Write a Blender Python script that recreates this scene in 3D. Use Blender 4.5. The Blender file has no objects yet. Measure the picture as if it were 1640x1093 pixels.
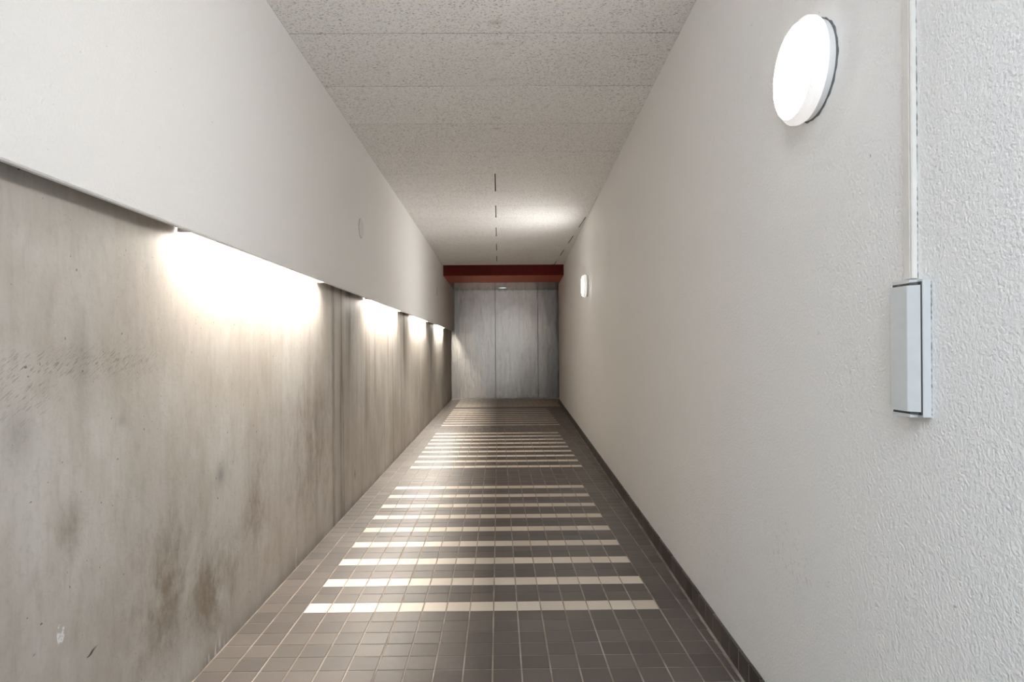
import bpy, bmesh, math, random
from mathutils import Vector, Matrix

random.seed(7)
S = bpy.context.scene
COL = S.collection

# ------------------------------------------------------------------ camera
F_PX, W_PX, H_PX = 975.0, 1640.0, 1093.0
YAW, ROLL, EYE = math.radians(0.5), math.radians(0.4), 1.168
PX, PY = 807.0, 557.94                      # where the optical axis meets the frame
cam_d = bpy.data.cameras.new('camera')
cam = bpy.data.objects.new('camera', cam_d)
COL.objects.link(cam)
cam_d.sensor_width = 36.0
cam_d.sensor_fit = 'HORIZONTAL'
cam_d.lens = F_PX / W_PX * 36.0
cam_d.shift_x = (W_PX / 2 - PX) / W_PX
cam_d.shift_y = (PY - H_PX / 2) / W_PX
cam_d.clip_start = 0.02
_f = Vector((math.sin(YAW), math.cos(YAW), 0))
_r0 = Vector((math.cos(YAW), -math.sin(YAW), 0))
_u0 = Vector((0, 0, 1))
_r = _r0 * math.cos(ROLL) - _u0 * math.sin(ROLL)
_u = _r0 * math.sin(ROLL) + _u0 * math.cos(ROLL)
M = Matrix(((_r.x, _u.x, -_f.x, 0), (_r.y, _u.y, -_f.y, 0), (_r.z, _u.z, -_f.z, EYE), (0, 0, 0, 1)))
cam.matrix_world = M
S.camera = cam

# ------------------------------------------------------------------ daylight and exposure
world = bpy.data.worlds.new('sky')
S.world = world
world.use_nodes = True
bg = world.node_tree.nodes['Background']
_wt = world.node_tree
_tc = _wt.nodes.new('ShaderNodeTexCoord')
_sx = _wt.nodes.new('ShaderNodeSeparateXYZ')
_mr = _wt.nodes.new('ShaderNodeMapRange')
_wt.links.new(_tc.outputs['Generated'], _sx.inputs[0])
_wt.links.new(_sx.outputs[2], _mr.inputs['Value'])
_mr.interpolation_type = 'SMOOTHSTEP'
_mr.inputs['From Min'].default_value = 0.12     # dull skyline across the street
_mr.inputs['From Max'].default_value = 0.55     # bright overcast sky above it
_mr.inputs['To Min'].default_value = 1.55
_mr.inputs['To Max'].default_value = 2.7
_m2 = _wt.nodes.new('ShaderNodeMapRange')       # left-bright tilt added to the sky, to even out the walls
_wt.links.new(_sx.outputs[0], _m2.inputs['Value'])
_m2.inputs['From Min'].default_value = -0.7
_m2.inputs['From Max'].default_value = 0.5
_m2.inputs['To Min'].default_value = 1.9
_m2.inputs['To Max'].default_value = 0.08
_mm = _wt.nodes.new('ShaderNodeMath'); _mm.operation = 'MULTIPLY'
_wt.links.new(_mr.outputs[0], _mm.inputs[0]); _wt.links.new(_m2.outputs[0], _mm.inputs[1])
_wt.links.new(_mm.outputs[0], bg.inputs[1])
bg.inputs[0].default_value = (0.84, 0.94, 1.05, 1)
TUBE_L = 485.0         # radiance of the slot tubes
LAMP_L = 60.0          # radiance of the near round wall lamp (set dimmer so the opposite wall isn't overlit)
FAR_L = 96.0           # radiance of the far one
WARM = (1.0, 0.93, 0.84)
S.view_settings.view_transform = 'Standard'
S.view_settings.look = 'None'
S.view_settings.exposure = 0.57
S.view_settings.gamma = 1.0
S.view_settings.use_curve_mapping = False
S.cycles.use_denoising = True
S.cycles.max_bounces = 14
S.cycles.diffuse_bounces = 10
S.cycles.sample_clamp_indirect = 8.0

# ------------------------------------------------------------------ node helper
class NT:
    """small expression builder for one material"""
    def __init__(self, name):
        self.m = bpy.data.materials.new(name)
        self.m.use_nodes = True
        self.t = self.m.node_tree
        self.n = self.t.nodes
        self.b = self.n['Principled BSDF']
        g = self.n.new('ShaderNodeNewGeometry')
        self.pos = g.outputs['Position']
        self.island = g.outputs['Random Per Island']

    def _in(self, sock, v):
        if hasattr(v, 'is_output'):
            self.t.links.new(v, sock)
        elif isinstance(v, (tuple, list)):
            sock.default_value = (*v, 1) if len(v) == 3 and len(sock.default_value) == 4 else v
        else:
            sock.default_value = v

    def math(self, op, a, b=0.0, clamp=False):
        n = self.n.new('ShaderNodeMath'); n.operation = op; n.use_clamp = clamp
        self._in(n.inputs[0], a); self._in(n.inputs[1], b)
        return n.outputs[0]

    def add(self, a, b): return self.math('ADD', a, b)
    def sub(self, a, b): return self.math('SUBTRACT', a, b)
    def mul(self, a, b, clamp=False): return self.math('MULTIPLY', a, b, clamp)
    def mx(self, a, b): return self.math('MAXIMUM', a, b)

    def xyz(self, v=None):
        n = self.n.new('ShaderNodeSeparateXYZ'); self._in(n.inputs[0], v or self.pos)
        return n.outputs

    def vec(self, x, y, z):
        n = self.n.new('ShaderNodeCombineXYZ')
        for s, v in zip(n.inputs, (x, y, z)): self._in(s, v)
        return n.outputs[0]

    def mapped(self, scale, rot=(0, 0, 0), loc=(0, 0, 0), v=None):
        n = self.n.new('ShaderNodeMapping')
        self._in(n.inputs['Vector'], v or self.pos)
        n.inputs['Scale'].default_value = scale
        n.inputs['Rotation'].default_value = rot
        n.inputs['Location'].default_value = loc
        return n.outputs[0]

    def turned(self, rot, scale, loc=(0, 0, 0)):
        return self.mapped(scale, (0, 0, 0), loc, self.mapped((1, 1, 1), rot))

    def noise(self, v, scale=1.0, detail=3.0, rough=0.5, dist=0.0):
        n = self.n.new('ShaderNodeTexNoise')
        self._in(n.inputs['Vector'], v)
        n.inputs['Scale'].default_value = scale
        n.inputs['Detail'].default_value = detail
        n.inputs['Roughness'].default_value = rough
        n.inputs['Distortion'].default_value = dist
        return n.outputs['Fac']

    def ramp(self, v, a, b, lo=0.0, hi=1.0):
        n = self.n.new('ShaderNodeMapRange'); n.interpolation_type = 'SMOOTHSTEP'
        self._in(n.inputs['Value'], v)
        n.inputs['From Min'].default_value = a; n.inputs['From Max'].default_value = b
        n.inputs['To Min'].default_value = lo; n.inputs['To Max'].default_value = hi
        return n.outputs[0]

    def blob(self, u, v, cu, cv, su, sv):
        """gaussian spot with a shape of its own"""
        a = self.math('DIVIDE', self.sub(u, cu), su); b = self.math('DIVIDE', self.sub(v, cv), sv)
        q = self.add(self.mul(a, a), self.mul(b, b))
        return self.math('POWER', 2.71828, self.mul(q, -1.0))

    def band(self, u, c, s):
        a = self.math('DIVIDE', self.sub(u, c), s)
        return self.math('POWER', 2.71828, self.mul(self.mul(a, a), -1.0))

    def mix(self, f, a, b):
        n = self.n.new('ShaderNodeMix'); n.data_type = 'RGBA'
        self._in(n.inputs[0], f); self._in(n.inputs[6], a); self._in(n.inputs[7], b)
        return n.outputs[2]

    def bump(self, h, strength, dist):
        n = self.n.new('ShaderNodeBump')
        n.inputs['Strength'].default_value = strength
        n.inputs['Distance'].default_value = dist
        self._in(n.inputs['Height'], h)
        self.t.links.new(n.outputs[0], self.b.inputs['Normal'])

    def out(self, color=None, rough=None, metal=None, spec=None):
        if color is not None: self._in(self.b.inputs['Base Color'], color)
        if rough is not None: self._in(self.b.inputs['Roughness'], rough)
        if metal is not None: self._in(self.b.inputs['Metallic'], metal)
        if spec is not None: self._in(self.b.inputs['Specular IOR Level'], spec)
        return self.m

# ------------------------------------------------------------------ materials
def mat_stucco():
    t = NT('white stucco')
    big = t.noise(t.pos, 0.9, 3)
    grain = t.noise(t.pos, 135, 2, 0.5)
    fine = t.noise(t.pos, 260, 2, 0.5)
    c = t.mix(big, (0.85, 0.84, 0.825), (0.88, 0.87, 0.855))
    # scuffs low on the right-hand wall
    o = t.xyz()
    scuff = t.ramp(t.noise(t.turned((0.5, 0, 0), (1, 90, 40)), 1.0, 4, 0.65), 0.56, 0.68)
    m = t.add(t.blob(o[1], o[2], 1.78, 0.55, 0.16, 0.10), t.blob(o[1], o[2], 1.42, 1.10, 0.05, 0.05))
    m = t.add(m, t.mul(t.blob(o[1], o[2], 2.6, 0.35, 0.5, 0.2), 0.5))
    right = t.ramp(o[0], 0.2, 0.3)
    c = t.mix(t.mul(t.mul(scuff, m), t.mul(right, 0.55)), c, (0.42, 0.40, 0.37))
    # tiny dark pock marks
    pock = t.ramp(t.noise(t.pos, 110, 0), 0.875, 0.89)
    c = t.mix(t.mul(pock, 0.6), c, (0.3, 0.29, 0.27))
    t.bump(t.add(t.mul(grain, 0.8), t.mul(fine, 0.35)), 0.46, 0.008)
    return t.out(c, 0.62, spec=0.35)

def mat_concrete():
    t = NT('stained concrete')
    o = t.xyz(); Y, Z = o[1], o[2]
    cloud = t.noise(t.mapped((1, 1.0, 0.7)), 1.7, 5, 0.6)
    cloud2 = t.noise(t.mapped((1, 1.0, 0.6), loc=(3, 7, 1)), 4.5, 5, 0.62)
    fine = t.noise(t.pos, 60, 4, 0.6)
    streak = t.noise(t.mapped((1, 9.0, 0.35)), 1.0, 5, 0.6)
    streakf = t.noise(t.mapped((1, 60.0, 2.2)), 1.0, 4, 0.6)
    c = t.mix(t.ramp(cloud, 0.32, 0.68), (0.45, 0.41, 0.358), (0.60, 0.575, 0.535))
    c = t.mix(t.mul(t.ramp(cloud2, 0.46, 0.72), 0.50), c, (0.37, 0.32, 0.262))
    fib = t.noise(t.mapped((1, 34, 9)), 1.0, 5, 0.68)
    c = t.mix(t.mul(t.ramp(fib, 0.48, 0.75), 0.30), c, (0.31, 0.28, 0.24))
    c = t.mix(t.mul(t.ramp(fib, 0.5, 0.25), 0.22), c, (0.60, 0.59, 0.57))
    # vertical run marks, strengthened with depth to darken the overlit far wall
    deep = t.ramp(Y, 2.2, 6.0, 0.14, 0.80)
    c = t.mix(t.mul(t.ramp(streak, 0.50, 0.70), deep), c, (0.27, 0.225, 0.175))
    c = t.mix(t.mul(t.ramp(streakf, 0.45, 0.8), t.mul(deep, 0.55)), c, (0.25, 0.21, 0.165))
    c = t.mix(t.mul(t.ramp(fine, 0.5, 0.75), 0.16), c, (0.25, 0.23, 0.20))
    # brown seep stains low down
    n1 = t.noise(t.mapped((1, 1.3, 0.8), loc=(1, 2, 5)), 4.0, 8, 0.72, 0.4)
    n2 = t.noise(t.mapped((1, 30, 14)), 1.0, 5, 0.7)
    low = t.mx(t.blob(Y, Z, 1.98, 0.40, 0.20, 0.30), t.blob(Y, Z, 2.32, 0.26, 0.26, 0.24))
    low = t.mx(low, t.mul(t.blob(Y, Z, 2.75, 0.50, 0.22, 0.30), 0.8))
    low = t.mx(low, t.mul(t.blob(Y, Z, 3.55, 0.60, 0.55, 0.45), 0.75))
    low = t.mx(low, t.mul(t.blob(Y, Z, 1.55, 0.72, 0.07, 0.10), 0.6))
    sm = t.ramp(t.add(t.add(n1, t.mul(t.sub(n2, 0.5), 0.22)), t.mul(low, 0.24)), 0.50, 0.82)
    c = t.mix(t.mul(sm, t.mul(low, 0.95), True), c, (0.22, 0.175, 0.125))
    c = t.mix(t.mul(t.mul(low, t.ramp(n2, 0.55, 0.72)), 0.35), c, (0.17, 0.135, 0.095))
    # grey smudge, small ring, dark patch
    c = t.mix(t.mul(t.blob(Y, Z, 2.39, 0.68, 0.035, 0.045), 0.55), c, (0.14, 0.135, 0.125))
    c = t.mix(t.mul(t.blob(Y, Z, 1.77, 0.965, 0.02, 0.02), 0.35), c, (0.2, 0.17, 0.14))
    c = t.mix(t.mul(t.blob(Y, Z, 1.60, 1.14, 0.035, 0.16), 0.42), c, (0.22, 0.195, 0.165))
    c = t.mix(t.mul(t.blob(Y, Z, 1.39, 0.98, 0.05, 0.07), 0.40), c, (0.22, 0.20, 0.175))
    c = t.mix(t.mul(t.blob(Y, Z, 4.60, 0.225, 0.02, 0.035), 0.7), c, (0.10, 0.095, 0.085))
    # slanting scrape marks
    sc = t.noise(t.turned((-0.56, 0, 0), (1, 30, 290)), 1.0, 3, 0.62)
    wob = t.add(1.135, t.mul(t.sub(Y, 1.65), 0.02))
    zone = t.mul(t.band(t.sub(Z, wob), 0.0, 0.042), t.ramp(t.math('ABSOLUTE', t.sub(Y, 1.62)), 0.22, 0.42, 1.0, 0.0))
    zone = t.mx(zone, t.mul(t.blob(Y, Z, 1.40, 1.075, 0.12, 0.075), 0.75))
    c = t.mix(t.mul(t.ramp(sc, 0.54, 0.64), t.mul(zone, 0.62)), c, (0.10, 0.09, 0.08))
    # formwork joint with wet run marks on both sides
    edge = t.mul(t.sub(t.noise(t.mapped((1, 3, 5)), 1.0, 4), 0.5), 0.06)
    Yw = t.add(Y, edge)
    j = t.mx(t.mul(t.band(Yw, 4.02, 0.035), 0.75), t.mul(t.band(Yw, 4.235, 0.055), 0.70))
    j = t.mul(j, t.ramp(t.noise(t.mapped((1, 30, 1.1)), 1.0, 4), 0.25, 0.6))
    c = t.mix(j, c, (0.125, 0.098, 0.07))
    c = t.mix(t.mul(t.band(Y, 4.125, 0.045), 0.5), c, (0.43, 0.40, 0.36))
    c = t.mix(t.mul(t.band(Y, 7.95, 0.012), 0.4), c, (0.5, 0.47, 0.42))
    # black runs below the gaps between the tubes
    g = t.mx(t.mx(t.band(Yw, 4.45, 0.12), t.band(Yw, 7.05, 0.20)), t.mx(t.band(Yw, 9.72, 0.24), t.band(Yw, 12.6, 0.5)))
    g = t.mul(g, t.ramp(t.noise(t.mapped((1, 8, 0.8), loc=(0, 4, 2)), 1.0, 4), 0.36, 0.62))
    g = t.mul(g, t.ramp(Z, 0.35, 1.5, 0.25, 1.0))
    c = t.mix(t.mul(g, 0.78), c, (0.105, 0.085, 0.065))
    # grime along the foot
    foot = t.mul(t.ramp(Z, 0.0, 0.07, 1.0, 0.0), t.ramp(cloud2, 0.3, 0.7, 0.3, 1.0))
    c = t.mix(t.mul(foot, 0.55), c, (0.17, 0.15, 0.12))
    # specks
    sp = t.ramp(t.noise(t.pos, 95, 0), 0.86, 0.875)
    c = t.mix(t.mul(sp, 0.75), c, (0.09, 0.075, 0.065))
    # white paint splash
    wn = t.ramp(t.noise(t.pos, 70, 3), 0.47, 0.55)
    c = t.mix(t.mul(wn, t.ramp(t.blob(Y, Z, 1.518, 0.468, 0.014, 0.028), 0.3, 0.5)), c, (0.80, 0.80, 0.79))
    w2 = t.mx(t.blob(Y, Z, 3.27, 0.055, 0.012, 0.10), t.blob(Y, Z, 2.33, 0.02, 0.10, 0.035))
    c = t.mix(t.mul(t.ramp(t.noise(t.mapped((1, 40, 8)), 1.0, 3), 0.5, 0.6), t.mul(w2, 0.8)), c, (0.72, 0.71, 0.69))
    t.bump(t.add(t.mul(fine, 0.5), t.mul(t.noise(t.pos, 9, 4), 0.7)), 0.16, 0.006)
    return t.out(c, t.ramp(cloud2, 0.3, 0.7, 0.62, 0.48), spec=0.35)

def mat_woodwool():
    t = NT('wood wool ceiling board')
    o = t.xyz()
    f1 = t.noise(t.turned((0, 0, 0.25), (72, 180, 1)), 1.0, 3, 0.6, 0.6)
    f2 = t.noise(t.turned((0, 0, -0.5), (85, 200, 1)), 1.0, 3, 0.6, 0.6)
    pit = t.mx(t.ramp(f1, 0.56, 0.68), t.ramp(f2, 0.57, 0.69))
    big = t.noise(t.pos, 2.2, 4, 0.6)
    c = t.mix(big, (0.87, 0.862, 0.85), (0.93, 0.922, 0.91))
    c = t.mix(t.mul(t.island, 0.10), c, (0.5, 0.48, 0.45))
    c = t.mix(t.mul(pit, t.ramp(big, 0.3, 0.7, 0.6, 0.95)), c, (0.13, 0.12, 0.11))
    pos = [(0.0, 2.873), (0.0, 3.073), (-0.005, 3.479), (-0.008, 4.053), (-0.005, 4.26), (-0.012, 4.884)]
    for k, (x, y) in enumerate(pos):
        c = t.mix(t.mul(t.blob(o[0], o[1], x, y, 0.028, 0.022), 0.5 if k in (0, 4) else 0.28), c, (0.36, 0.32, 0.27))
    h = t.add(t.mul(f1, 0.6), t.mul(f2, 0.6))
    t.bump(t.sub(h, t.mul(pit, 0.5)), 0.35, 0.004)
    return t.out(c, 0.9, spec=0.1)

def mat_tile(name, a, b, rough, spec=0.5):
    t = NT(name)
    n = t.noise(t.pos, 240, 3, 0.6)
    wear = t.noise(t.pos, 3.0, 5, 0.6)
    c = t.mix(t.island, a, b)
    c = t.mix(t.mul(t.ramp(n, 0.45, 0.7), 0.22), c, tuple(v * 0.55 for v in a))
    c = t.mix(t.mul(t.ramp(wear, 0.55, 0.75), 0.12), c, (0.30, 0.27, 0.24))
    t.bump(n, 0.06, 0.0015)
    return t.out(c, t.add(rough, t.mul(t.sub(wear, 0.5), 0.16)), spec=spec)

def mat_grout():
    t = NT('grout')
    n = t.noise(t.pos, 6, 4); n2 = t.noise(t.pos, 150, 2)
    c = t.mix(t.ramp(n, 0.35, 0.65), (0.24, 0.20, 0.165), (0.42, 0.375, 0.325))
    c = t.mix(t.mul(n2, 0.3), c, (0.15, 0.12, 0.1))
    return t.out(c, 0.85, spec=0.2)

def mat_steel(name, tint, rough, var=1.0):
    t = NT(name)
    s = t.noise(t.mapped((420, 420, 1.6)), 1.0, 3, 0.6)
    w = t.noise(t.mapped((1.6, 1.6, 0.9)), 1.0, 3, 0.55)
    smear = t.noise(t.mapped((14, 14, 2.0)), 1.0, 4, 0.6)
    c = t.mix(s, tuple(v * (1 - 0.11 * var) for v in tint), tint)
    c = t.mix(t.mul(t.ramp(smear, 0.5, 0.75), 0.10), c, tuple(v * 1.15 for v in tint))
    r = t.add(rough, t.add(t.mul(t.sub(s, 0.5), 0.06 * var), t.mul(t.sub(smear, 0.5), 0.06 * var)))
    t.bump(t.add(t.mul(w, 1.0), t.mul(smear, 0.006 * var)), 0.35, 0.03)
    return t.out(c, r, metal=1.0)

def mat_plain(name, col, rough, spec=0.5, nscale=40, var=0.06, bump=0.0):
    t = NT(name)
    n = t.noise(t.pos, nscale, 3)
    c = t.mix(n, tuple(v * (1 - var) for v in col), tuple(min(1, v * (1 + var)) for v in col))
    if bump: t.bump(n, bump, 0.002)
    return t.out(c, rough, spec=spec)

def mat_glow(name, col, power, base=(0.85, 0.84, 0.82)):
    t = NT(name)
    n = t.noise(t.pos, 30, 1)
    c = t.mix(t.mul(n, 0.1), base, tuple(v * 0.95 for v in base))
    t.b.inputs['Emission Color'].default_value = (*col, 1)
    t.b.inputs['Emission Strength'].default_value = power
    return t.out(c, 0.35)

STUCCO = mat_stucco()
CONCRETE = mat_concrete()
WOODWOOL = mat_woodwool()
DARK_TILE = mat_tile('dark brown floor tile', (0.076, 0.064, 0.056), (0.112, 0.094, 0.081), 0.44, 0.36)
CREAM_TILE = mat_tile('cream floor tile', (0.56, 0.49, 0.41), (0.66, 0.59, 0.50), 0.46, 0.35)
SKIRT_TILE = mat_tile('skirting tile', (0.042, 0.034, 0.028), (0.075, 0.062, 0.052), 0.36, 0.4)
GROUT = mat_grout()
PALE_GROUT = mat_plain('pale grout', (0.40, 0.37, 0.33), 0.85, 0.2, 25, 0.45)
STEEL = mat_steel('brushed steel', (0.46, 0.43, 0.395), 0.27)
STEEL_SOFFIT = mat_steel('bronze toned steel', (0.44, 0.29, 0.21), 0.27, 0.0)
STEEL_DARK = mat_plain('dark joint', (0.05, 0.045, 0.04), 0.5)
RED = mat_plain('oxblood paint', (0.085, 0.0055, 0.003), 0.45, 0.12, 8, 0.12)
BROWNRED = mat_plain('red brown gloss panel', (0.44, 0.085, 0.03), 0.42, 0.12, 5, 0.15)  # reflected light on the beam's underside is put into this lighter red
JOINT_SHADE = mat_plain('joint shade', (0.03, 0.028, 0.025), 0.9)
LAMP_BASE = mat_plain('lamp base white', (0.78, 0.78, 0.77), 0.4)
LAMP_GLASS = mat_glow('opal lamp glass', (1.0, 0.97, 0.93), LAMP_L)
FAR_GLASS = mat_glow('opal lamp glass, brighter bulb', (1.0, 0.97, 0.93), FAR_L)
LAMP_RIM = mat_glow('opal lamp rim', (1.0, 0.96, 0.92), 0.36, (0.66, 0.66, 0.65))
TUBE = mat_glow('fluorescent tube', WARM, TUBE_L)
SPOT_GLASS = mat_glow('downlight lens', (0.85, 0.9, 1.0), 1.0)
CREAM_PLASTIC = mat_plain('cream plastic', (0.72, 0.69, 0.64), 0.42)
WHITE_PLASTIC = mat_plain('white plastic', (0.75, 0.755, 0.75), 0.4)
GREY_ALU = mat_plain('pale grey powder coat', (0.58, 0.59, 0.588), 0.38)
CAP_PAINT = mat_plain('painted cap', (0.73, 0.72, 0.70), 0.4)
SEALANT = mat_plain('grimy sealant', (0.16, 0.165, 0.17), 0.8, nscale=130, var=0.5)

# ------------------------------------------------------------------ mesh helpers
def mesh_obj(name, verts, faces, mats, parent=None, mi=None, smooth=False):
    me = bpy.data.meshes.new(name)
    me.from_pydata(verts, [], faces)
    for m in (mats if isinstance(mats, (list, tuple)) else [mats]): me.materials.append(m)
    if mi: me.polygons.foreach_set('material_index', mi)
    if smooth: me.polygons.foreach_set('use_smooth', [True] * len(me.polygons))
    me.update()
    o = bpy.data.objects.new(name, me)
    COL.objects.link(o)
    if parent: o.parent = parent
    return o

def bm_obj(name, bm, mats, parent=None, bevel=0.0, seg=2, smooth=False):
    bmesh.ops.recalc_face_normals(bm, faces=bm.faces[:])
    me = bpy.data.meshes.new(name)
    bm.to_mesh(me); bm.free()
    for m in (mats if isinstance(mats, (list, tuple)) else [mats]): me.materials.append(m)
    if smooth: me.polygons.foreach_set('use_smooth', [True] * len(me.polygons))
    o = bpy.data.objects.new(name, me)
    COL.objects.link(o)
    if parent: o.parent = parent
    if bevel:
        b = o.modifiers.new('bevel', 'BEVEL'); b.width = bevel; b.segments = seg
        b.limit_method = 'ANGLE'; b.angle_limit = math.radians(35)
    return o

def add_box(bm, lo, hi, mat=0, mtx=None):
    x0, y0, z0 = lo; x1, y1, z1 = hi
    vs = [bm.verts.new(p) for p in ((x0, y0, z0), (x1, y0, z0), (x1, y1, z0), (x0, y1, z0),
                                    (x0, y0, z1), (x1, y0, z1), (x1, y1, z1), (x0, y1, z1))]
    if mtx:
        for v in vs: v.co = mtx @ v.co
    for q in ((0, 3, 2, 1), (4, 5, 6, 7), (0, 1, 5, 4), (1, 2, 6, 5), (2, 3, 7, 6), (3, 0, 4, 7)):
        f = bm.faces.new([vs[i] for i in q]); f.material_index = mat
    return vs

def add_prism(bm, prof, a, b, place, mat=0):
    """closed profile swept from a to b; place(u, v, w) -> point"""
    n = len(prof)
    r0 = [bm.verts.new(place(u, v, a)) for u, v in prof]
    r1 = [bm.verts.new(place(u, v, b)) for u, v in prof]
    for i in range(n):
        j = (i + 1) % n
        f = bm.faces.new((r0[i], r0[j], r1[j], r1[i])); f.material_index = mat
    bm.faces.new(r0[::-1]).material_index = mat
    bm.faces.new(r1).material_index = mat

def add_lathe(bm, prof, place, seg=64, mat=0, cap0=True, cap1=True, wob=None):
    """prof = [(radius, height)]; place(a, b, h) -> point, a/b in the disc's plane"""
    rings = []
    for r, h in prof:
        rings.append([bm.verts.new(place((r + (wob(i) if wob else 0)) * math.cos(2 * math.pi * i / seg),
                                         (r + (wob(i) if wob else 0)) * math.sin(2 * math.pi * i / seg), h)) for i in range(seg)])
    for A, B in zip(rings, rings[1:]):
        for i in range(seg):
            j = (i + 1) % seg
            bm.faces.new((A[i], A[j], B[j], B[i])).material_index = mat
    if cap0: bm.faces.new(rings[0][::-1]).material_index = mat
    if cap1: bm.faces.new(rings[-1]).material_index = mat

def tag(o, label=None, cat=None, group=None, kind=None):
    if label: o['label'] = label
    if cat: o['category'] = cat
    if group: o['group'] = group
    if kind: o['kind'] = kind
    return o

def empty(name, loc):
    o = bpy.data.objects.new(name, None)
    o.empty_display_size = 0.05
    o.location = loc
    COL.objects.link(o)
    return o

# ------------------------------------------------------------------ dimensions (metres)
YO = 0.1                        # the roof stops here, sky beyond
Y0, YD = -1.6, 14.0             # open street end, lift doors
XL, XF = -1.09, -1.01           # concrete wall, overhanging white upper wall
ZF = 1.561                      # lower edge of the upper wall
ZC = 2.706                      # ceiling
RA, RB = 0.780, 0.0385          # the right wall runs slightly outwards: x = RA + RB*y
YE = 12.86                      # end of the right wall at the lift landing
YB, ZB, YS = 11.24, 2.512, 12.43   # red beam face, its underside, start of the steel soffit
XR = 3.2                        # far side of the landing
xr = lambda y, off=0.0: RA + RB * y - off

# ------------------------------------------------------------------ large structure
bm = bmesh.new(); add_box(bm, (XL - 0.22, Y0, 0), (XL, YD, ZC))
tag(bm_obj('wall_left', bm, CONCRETE), 'bare grey concrete wall with brown stains under the white overhang', 'wall', kind='structure')

bm = bmesh.new()
prof = [(XF, ZF + 0.004), (XF, ZC), (XF - 0.016, ZC), (XF - 0.016, ZF), (XF - 0.004, ZF)]
add_prism(bm, prof, Y0, YD - 0.002, lambda u, v, w: Vector((u, w, v)))
tag(bm_obj('trim_1', bm, STUCCO), 'white stucco upper wall panel overhanging the concrete wall', 'wall panel', kind='structure')

bm = bmesh.new()
pts = [(xr(Y0), Y0), (xr(YE), YE), (xr(YE) + 0.2, YE), (xr(Y0) + 0.2, Y0)]
lo = [bm.verts.new((x, y, 0)) for x, y in pts]; hi = [bm.verts.new((x, y, ZC)) for x, y in pts]
for i in range(4):
    j = (i + 1) % 4; bm.faces.new((lo[i], lo[j], hi[j], hi[i]))
bm.faces.new(lo[::-1]); bm.faces.new(hi)
tag(bm_obj('wall_right', bm, STUCCO, bevel=0.006), 'white stucco wall on the right with round lamps', 'wall', kind='structure')

# landing beside the lift: side wall and the return behind the corridor wall
bm = bmesh.new()
add_box(bm, (XR, YE - 0.1, 0), (XR + 0.2, YD + 0.2, ZC))
add_box(bm, (xr(YE) + 0.2, YE - 0.1, 0), (XR, YE, ZC))
tag(bm_obj('wall_landing', bm, STUCCO), 'white stucco wall of the lift landing behind the corner', 'wall', kind='structure')
bm = bmesh.new()
add_box(bm, (XL - 0.22, YD + 0.045, 0), (XR + 0.2, YD + 0.2, ZC))
tag(bm_obj('wall_back', bm, STEEL_DARK), 'dark wall behind the steel lift doors', 'wall', kind='structure')

# ------------------------------------------------------------------ tiled floor
TW, TD = 0.1058, 0.0985
X_FIRST, R0 = -0.8765, 2.758        # left end of the cream stripes, middle of the first stripe row
def is_cream(c, r):
    for g, (r_first, cols) in enumerate(((0, 15), (33, 16), (66, 17))):
        if 0 <= c < cols and r_first <= r <= r_first + 24 and (r - r_first) % 3 == 0: return True
    return r >= 96 and (r - 96) % 3 != 2 and c >= 0
verts, faces, mi = [], [], []
GAP, BV, BH = 0.0026, 0.0014, 0.0012
r_lo, r_hi = int((Y0 - R0) / TD) + 1, int((YD - R0) / TD) + 1
def tile(xa, xb, ya, yb, m, jit=0.0):
    k = len(verts)
    z = [jit + random.uniform(-0.00025, 0.00025) for _ in range(4)]
    P = [(xa, ya), (xb, ya), (xb, yb), (xa, yb)]
    Q = [(xa + BV, ya + BV), (xb - BV, ya + BV), (xb - BV, yb - BV), (xa + BV, yb - BV)]
    for (x, y), h in zip(P, z): verts.append((x, y, h - BH - 0.0004))
    for (x, y), h in zip(Q, z): verts.append((x, y, h - 0.0004))
    faces.append((k + 4, k + 5, k + 6, k + 7)); mi.append(m)
    for i in range(4):
        j = (i + 1) % 4
        faces.append((k + i, k + j, k + 4 + j, k + 4 + i)); mi.append(m)
for r in range(r_lo, r_hi):
    ya, yb = R0 + (r - 0.5) * TD, R0 + (r + 0.5) * TD
    yb = min(yb, YD - 0.004)
    if yb - ya < 0.02: continue
    for c in range(-3, 42):
        xa, xb = X_FIRST + c * TW, X_FIRST + (c + 1) * TW
        lim = xr((ya + yb) / 2, 0.02) if ya < YE else XR
        xa = max(xa, XL - 0.002); xb = min(xb, lim)
        if xb - xa < 0.006: continue
        tile(xa + GAP, xb - GAP, ya + GAP * 0.75, yb - GAP * 0.75, 1 if is_cream(c, r) else 0)
k = len(verts)
verts += [(XL - 0.2, Y0, -0.0024), (XR + 0.2, Y0, -0.0024), (XR + 0.2, YD + 0.2, -0.0024), (XL - 0.2, YD + 0.2, -0.0024),
          (XL - 0.2, Y0, -0.15), (XR + 0.2, Y0, -0.15), (XR + 0.2, YD + 0.2, -0.15), (XL - 0.2, YD + 0.2, -0.15)]
for q in ((0, 1, 2, 3), (7, 6, 5, 4), (0, 4, 5, 1), (1, 5, 6, 2), (2, 6, 7, 3), (3, 7, 4, 0)):
    faces.append(tuple(k + i for i in q)); mi.append(2)
tag(mesh_obj('floor', verts, faces, [DARK_TILE, CREAM_TILE, GROUT], mi=mi),
    'dark brown tiled floor with cross stripes of cream tiles', 'floor', kind='structure')

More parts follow.
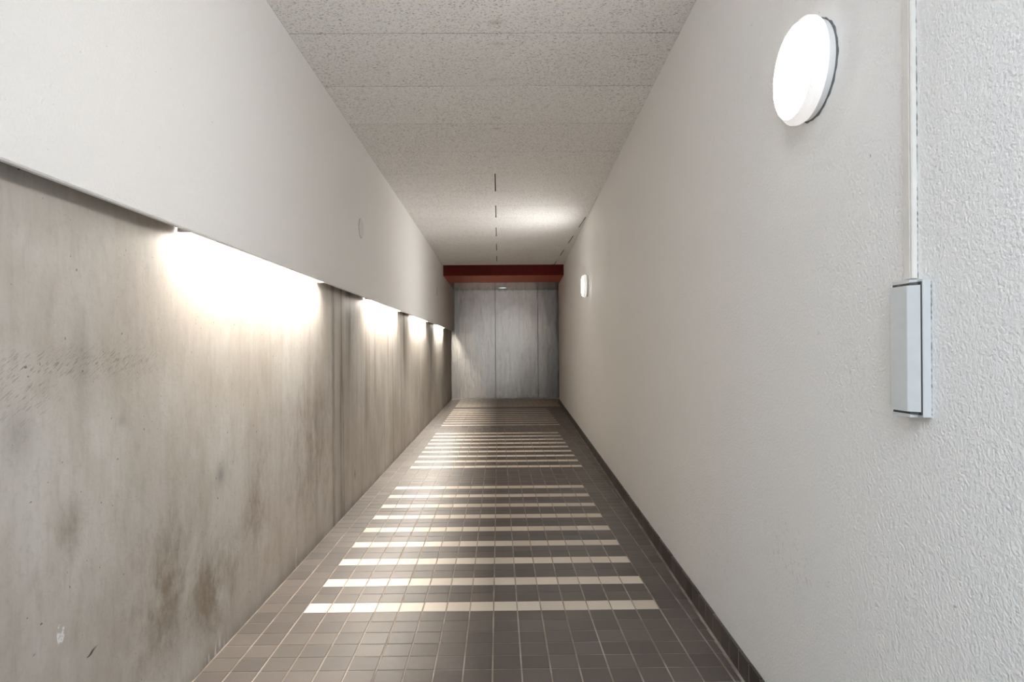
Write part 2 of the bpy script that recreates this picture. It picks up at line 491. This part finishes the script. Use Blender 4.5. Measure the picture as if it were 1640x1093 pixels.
# skirting of dark tiles along the right wall
HB, TB = 0.084, 0.013
verts, faces, mi = [], [], []
ang = math.atan(RB)
U = Vector((math.sin(ang), math.cos(ang), 0)); N = Vector((-math.cos(ang), math.sin(ang), 0))
O = Vector((xr(0), 0, 0))
n_t = int((YE - Y0) / 0.1) + 1
def hexa(a, b, t0, t1, z0, z1, m):
    k = len(verts)
    for (s, t, z) in ((a, t0, z0), (b, t0, z0), (b, t1, z0), (a, t1, z0), (a, t0, z1), (b, t0, z1), (b, t1, z1), (a, t1, z1)):
        p = O + U * s + N * t; verts.append((p.x, p.y, z))
    for q in ((0, 3, 2, 1), (4, 5, 6, 7), (0, 1, 5, 4), (1, 2, 6, 5), (2, 3, 7, 6), (3, 0, 4, 7)):
        faces.append(tuple(k + i for i in q)); mi.append(m)
s_end = YE / math.cos(ang) - 0.004
s = Y0 / math.cos(ang) + 0.03
while s < s_end:
    e = min(s + 0.0985, s_end)
    j = random.uniform(-0.0002, 0.0003)
    hexa(s + 0.0033, e - 0.0033, 0.003, TB + j, 0.004, HB + random.uniform(-0.002, 0.002), 0)
    s = e
hexa(Y0 / math.cos(ang) + 0.03, s_end, -0.002, TB - 0.0010, 0, HB - 0.003, 1)
tag(mesh_obj('baseboard_right', verts, faces, [SKIRT_TILE, PALE_GROUT], mi=mi),
    'row of dark brown skirting tiles along the right wall', 'baseboard', kind='structure')

# ------------------------------------------------------------------ wood wool ceiling boards
verts, faces, mi = [], [], []
C0, CP = 2.973, 0.5985
def board(xa, xb, ya, yb):
    k = len(verts); e = 0.0012
    for z, i in ((ZC + 0.02, 0), (ZC + e, 0), (ZC, e)):
        for (x, y) in ((xa + i, ya + i), (xb - i, ya + i), (xb - i, yb - i), (xa + i, yb - i)): verts.append((x, y, z))
    for a in (0, 4):
        for q in range(4):
            j = (q + 1) % 4
            faces.append((k + a + q, k + a + j, k + a + 4 + j, k + a + 4 + q)); mi.append(1 if a == 0 else 0)  # board edges coloured dark, so the lit joints read as shaded
    faces.append((k + 8, k + 9, k + 10, k + 11)); mi.append(0)
for kk in range(-5, 14):
    ya, yb = C0 + kk * CP, C0 + (kk + 1) * CP
    ya, yb = max(ya, YO), min(yb, YB - 0.002)
    xe = xr(yb) + 0.06
    if kk >= 4 and kk % 2 == 0: cuts = [(XF, -0.020), (-0.020, xe)]
    elif kk >= 7: cuts = [(XF, 1.038), (1.038, xe)]
    else: cuts = [(XF, xe)]
    for n, (xa, xb) in enumerate(cuts):
        ga = 0.005 if n else 0.0
        gb = 0.005 if n < len(cuts) - 1 else 0.0
        board(xa + ga, xb - gb, ya + 0.0019, yb - 0.0019)
k = len(verts)
for z in (ZC + 0.02, ZC + 0.12):
    verts += [(XL - 0.2, YO, z), (XR + 0.2, YO, z), (XR + 0.2, YD + 0.2, z), (XL - 0.2, YD + 0.2, z)]
for q in ((3, 2, 1, 0), (4, 5, 6, 7), (0, 1, 5, 4), (1, 2, 6, 5), (2, 3, 7, 6), (3, 0, 4, 7)):
    faces.append(tuple(k + i for i in q)); mi.append(1)
tag(mesh_obj('ceiling', verts, faces, [WOODWOOL, JOINT_SHADE], mi=mi),
    'pale grey wood wool board ceiling with thin cross joints', 'ceiling', kind='structure')

# ------------------------------------------------------------------ red beam and steel soffit before the lift
bm = bmesh.new()
add_box(bm, (XF + 0.001, YB, ZB), (xr(YE) + 0.15, YB + 0.02, ZC + 0.01), 0)
vs = add_box(bm, (XF + 0.001, YB + 0.02, ZB), (xr(YE) + 0.15, YS - 0.004, ZC + 0.01), 1)
tag(bm_obj('trim_2', bm, [RED, BROWNRED]), 'dark oxblood red beam across the end of the ceiling', 'beam', kind='structure')
bm = bmesh.new()
add_box(bm, (XF + 0.001, YS, ZB - 0.004), (XR, YD - 0.002, ZC + 0.01), 0)
tag(bm_obj('trim_3', bm, STEEL_SOFFIT), 'brushed bronze coloured soffit panel above the lift doors', 'soffit', kind='structure')

# ------------------------------------------------------------------ lift doors
door = empty('door_1', (0.5, YD, 0))
tag(door, 'brushed steel lift doors at the end of the corridor', 'lift door', kind='structure')
seams = [XL + 0.003, -0.071, 0.909, 1.95, XR - 0.003]
for i in range(4):
    bm = bmesh.new()
    add_box(bm, (seams[i] + 0.0035, YD + (0.0, 0.006, 0.0, 0.006)[i], 0.018), (seams[i + 1] - 0.0035, YD + 0.04, ZB - 0.006))
    p = bm_obj('door_panel', bm, STEEL, door, bevel=0.002)
    p.location = Vector((0, 0, 0)) - door.location
bm = bmesh.new()
add_box(bm, (XL + 0.003, YD - 0.012, -0.001), (XR - 0.003, YD + 0.04, 0.012))
p = bm_obj('threshold', bm, mat_steel('sill steel', (0.62, 0.60, 0.57), 0.35), door, bevel=0.002)
p.location = -door.location
p['label'] = 'pale steel sill strip'

# ------------------------------------------------------------------ round wall lamps
def wall_place(y, z):
    """frame on the right wall: h = distance out from the plaster"""
    o = Vector((xr(y), y, z)) - Vector((0, 0, 0))
    return lambda a, b, h: U * a + Vector((0, 0, 1)) * b + N * h, o

def make_wall_lamp(y, z):
    pl, o = wall_place(y, z)
    root = empty('wall_lamp', o)
    bm = bmesh.new()
    add_lathe(bm, [(0.118, 0.0005), (0.124, 0.004), (0.124, 0.019), (0.120, 0.021)], pl, 96)
    bm_obj('base_ring', bm, LAMP_BASE, root, smooth=False)
    # broken bead of dirty sealant between base and plaster
    bm = bmesh.new()
    add_lathe(bm, [(0.112, 0.0), (0.1275, 0.0), (0.1255, 0.0028), (0.112, 0.0028)], pl, 120,
              wob=lambda i: 0.0022 * math.sin(i * 0.9) * math.sin(i * 0.37 + 1))
    sb = bm_obj('sealant', bm, SEALANT, root); sb['label'] = 'grimy grey bead of sealant'
    # glass: collar, bevelled facets, shallow dome
    bm = bmesh.new()
    add_lathe(bm, [(0.121, 0.021), (0.132, 0.023), (0.1345, 0.028), (0.1345, 0.040), (0.1335, 0.0415), (0.1190, 0.0555)], pl, 14 * 6,
              cap1=False, wob=None)
    rim = bm_obj('glass_rim', bm, LAMP_RIM, root, smooth=False)
    bm = bmesh.new()
    add_lathe(bm, [(0.1190, 0.0555), (0.1130, 0.0595), (0.095, 0.0625), (0.055, 0.0645), (0.012, 0.065)], pl, 84, cap0=True)
    bm_obj('diffuser', bm, LAMP_GLASS, root, smooth=True)
    return root

Y_L1, Y_L2, Z_L = 1.61, 7.2, 1.897
near_lamp = make_wall_lamp(Y_L1, Z_L)
tag(near_lamp, 'large round lit opal lamp high on the right wall beside the cable duct', 'wall lamp', 'round wall lamps')
far_lamp = near_lamp.copy(); COL.objects.link(far_lamp)
far_lamp.location = (xr(Y_L2), Y_L2, Z_L)
for ch in list(near_lamp.children):
    c = ch.copy(); COL.objects.link(c); c.parent = far_lamp
    if c.name.startswith('diffuser'):
        c.data = ch.data.copy(); c.data.materials[0] = FAR_GLASS
tag(far_lamp, 'small looking round lit lamp far down the right wall near the red beam', 'wall lamp', 'round wall lamps')

# ------------------------------------------------------------------ cable duct and socket box on the right wall
def on_wall(s, t, z):
    return O + U * s + N * t + Vector((0, 0, z))
S_ = lambda y: y / math.cos(ang)

duct = empty('cable_duct', on_wall(S_(1.205), 0, 1.305))
tag(duct, 'narrow cream vertical cable duct running up from the wall socket box', 'cable duct')
bm = bmesh.new()
prof = [(S_(1.190), 0.0), (S_(1.190), 0.0085), (S_(1.1925), 0.0105), (S_(1.1965), 0.0105), (S_(1.1965), 0.0098),
        (S_(1.1985), 0.0098), (S_(1.1985), 0.0112), (S_(1.2160), 0.0112), (S_(1.2180), 0.0085), (S_(1.2180), 0.0)]
add_prism(bm, prof, 1.300, ZC - 0.001, lambda u, v, w: on_wall(u, v, w) - duct.location)
bm_obj('cover', bm, CREAM_PLASTIC, duct)
bm = bmesh.new()
def ragged(bm, s0, z0, z1, step, wmax, place):
    """one continuous uneven bead lying on the plaster beside an edge"""
    n = int((z1 - z0) / step); rows = []
    for i in range(n + 1):
        w_ = max(0.0001, wmax * (random.random() ** 2.2)); z = z0 + (z1 - z0) * i / n
        rows.append([bm.verts.new(place(*p, z)) for p in ((s0 + 0.0004, 0.0002), (s0 - w_, 0.0002), (s0 + 0.0004, 0.0014))])
    for A, B in zip(rows, rows[1:]):
        for i in range(3):
            j = (i + 1) % 3; bm.faces.new((A[i], A[j], B[j], B[i]))
    bm.faces.new(rows[0][::-1]); bm.faces.new(rows[-1])
ragged(bm, S_(1.190), 1.30, ZC - 0.01, 0.006, 0.0022, lambda u, v, w: on_wall(u, v, w) - duct.location)
sl = bm_obj('sealant', bm, SEALANT, duct); sl['label'] = 'grimy broken line along the edge'

box = empty('socket_box', on_wall(S_(1.19), 0, 1.03))
tag(box, 'pale grey upright socket box on the right wall below the cable duct', 'socket box')
Zb0, Zb1 = 1.030, 1.294
bl = lambda u, v, w: on_wall(u, v, w) - box.location
bm = bmesh.new()
add_prism(bm, [(S_(1.1515), 0.0), (S_(1.1515), 0.0145), (S_(1.1530), 0.0160), (S_(1.2330), 0.0160), (S_(1.2345), 0.0145), (S_(1.2345), 0.0)], Zb0, Zb1, bl)
bm_obj('back_plate', bm, GREY_ALU, box)
bm = bmesh.new()
add_prism(bm, [(S_(1.1535), 0.012), (S_(1.1535), 0.0185), (S_(1.2325), 0.0185), (S_(1.2325), 0.012)], Zb0 + 0.004, Zb1 - 0.004, bl)
add_prism(bm, [(S_(1.1600), 0.0165), (S_(1.1690), 0.0300), (S_(1.2150), 0.0345), (S_(1.2260), 0.0165)], Zb0 + 0.0045, Zb1 - 0.0045, bl)  # dark core added so the gap at the cover ends reads black
bm_obj('gap_shade', bm, STEEL_DARK, box)['label'] = 'black filler for the shade in the gap between plate and cover'
bm = bmesh.new()
add_prism(bm, [(S_(1.1545), 0.0180), (S_(1.1552), 0.0195), (S_(1.1690), 0.0335), (S_(1.1705), 0.0345), (S_(1.2160), 0.0385), (S_(1.2180), 0.0378), (S_(1.2315), 0.0195), (S_(1.2315), 0.0180)],
          Zb0 + 0.0100, Zb1 - 0.0105, bl)
bm_obj('cover', bm, GREY_ALU, box)
for za, zb in ((Zb1 - 0.0055, Zb1 + 0.001), (Zb0 - 0.001, Zb0 + 0.0050)):
    bm = bmesh.new()
    add_prism(bm, [(S_(1.1680), 0.016), (S_(1.1690), 0.030), (S_(1.2160), 0.035), (S_(1.2280), 0.016)], za, zb, bl)
    bm_obj('end_cap', bm, GREY_ALU, box)
bm = bmesh.new()
ragged(bm, S_(1.1515), Zb0 + 0.004, Zb1 - 0.004, 0.005, 0.0018, bl)
bm_obj('sealant', bm, SEALANT, box)

# ------------------------------------------------------------------ round blank caps on the white upper wall
def make_cap(y, z, r):
    root = empty('blank_cap', (XF, y, z))
    bm = bmesh.new()
    pl = lambda a, b, h: Vector((h, a, b))
    add_lathe(bm, [(r, 0.0003), (r, 0.005), (r - 0.004, 0.0075), (r - 0.02, 0.0085), (0.01, 0.009)], pl, 56)
    bm_obj('cover', bm, CAP_PAINT, root, smooth=False)
    bm = bmesh.new()
    add_lathe(bm, [(r + 0.0025, 0.0002), (r + 0.0025, 0.0012), (r - 0.01, 0.0012)], pl, 56)
    bm_obj('gap_ring', bm, SEALANT, root)
    return root
tag(make_cap(4.50, 2.060, 0.070), 'round white blank cap on the white upper wall, the nearer and larger looking one', 'cover cap', 'blank caps on the upper wall')
tag(make_cap(10.02, 2.105, 0.062), 'tiny round white blank cap on the white upper wall, close to the red beam', 'cover cap', 'blank caps on the upper wall')

# ------------------------------------------------------------------ fluorescent fittings hidden in the slot
TL = 1.56
def make_tube(y):
    root = empty('slot_light', (XF - 0.016, y, 1.611))
    x = -0.022                     # tube axis behind the panel
    bm = bmesh.new()
    add_box(bm, (-0.034, -TL / 2 - 0.03, 0.022), (-0.0005, TL / 2 + 0.03, 0.07))
    bm_obj('housing', bm, WHITE_PLASTIC, root, bevel=0.002)
    for s in (-1, 1):
        bm = bmesh.new()
        a = s * (TL / 2 + 0.002); b = s * (TL / 2 + 0.02)
        add_box(bm, (-0.060, min(a, b), -0.042), (-0.002, max(a, b), 0.0222))  # unseen end plates, added across the slot to cut the glow short
        bm_obj('end_baffle', bm, WHITE_PLASTIC, root, bevel=0.002)
    bm = bmesh.new()
    add_lathe(bm, [(0.008, -TL / 2), (0.008, TL / 2)], lambda a, b, h: Vector((x + a, h, b)), 14)
    bm_obj('tube', bm, TUBE, root, smooth=True)
    return root
desc = ['lit fluorescent tube in the wall slot nearest the viewer, its glow the longest',
        'second lit fluorescent tube in the wall slot, just past the dark concrete joint',
        'third lit fluorescent tube in the wall slot counted from the viewer',
        'farthest lit fluorescent tube in the wall slot, close to the lift doors']
first = None
for y, d in zip((2.87, 5.75, 8.30, 11.12), desc):
    if first is None: first = t_ = make_tube(y)
    else:
        t_ = first.copy(); COL.objects.link(t_)
        t_.location.y = y
        for ch in list(first.children):
            c = ch.copy(); COL.objects.link(c); c.parent = t_
    tag(t_, d, 'tube light', 'tube lights in the wall slot')

# ------------------------------------------------------------------ recessed downlight before the lift doors
dl = empty('downlight', (0.10, 13.45, ZB - 0.004))
tag(dl, 'small recessed downlight in the soffit just in front of the lift doors', 'downlight')
bm = bmesh.new()
add_lathe(bm, [(0.105, -0.0005), (0.105, -0.006), (0.098, -0.009), (0.082, -0.009), (0.08, -0.004)], lambda a, b, h: Vector((a, b, h)), 40, cap1=False)
bm_obj('trim_ring', bm, WHITE_PLASTIC, dl)
bm = bmesh.new()
add_lathe(bm, [(0.081, -0.0045), (0.081, -0.0065), (0.06, -0.008)], lambda a, b, h: Vector((a, b, h)), 40)
bm_obj('lens', bm, SPOT_GLASS, dl)

# ------------------------------------------------------------------ twig stuck on the concrete wall
P = [(-0.018, -0.008, 0.0008), (-0.010, -0.008, 0.0019), (-0.003, -0.004, 0.0023), (0.003, 0.003, 0.0024), (0.010, 0.009, 0.0019), (0.017, 0.011, 0.0012), (0.024, 0.014, 0.0005)]
bm = bmesh.new(); rings = []
for k_, (y, z, r) in enumerate(P):
    a = Vector(P[max(0, k_ - 1)][:2]); b = Vector(P[min(len(P) - 1, k_ + 1)][:2]); d = (b - a).normalized(); nrm = Vector((-d.y, d.x))
    rings.append([bm.verts.new((0.0022 + r * math.cos(q), y + nrm.x * r * math.sin(q), z + nrm.y * r * math.sin(q)))
                  for q in (i * math.pi / 4 for i in range(8))])
for A, B in zip(rings, rings[1:]):
    for i in range(8):
        j = (i + 1) % 8; bm.faces.new((A[i], A[j], B[j], B[i]))
bm.faces.new(rings[0][::-1]); bm.faces.new(rings[-1])
tw = bm_obj('twig', bm, mat_plain('dark twig', (0.03, 0.026, 0.022), 0.7), smooth=True)
tw.location = (XL, 1.628, 0.366)
tw.scale = (1, 1, 0.6)
tag(tw, 'short curled black scrap stuck low on the concrete wall', 'scrap')
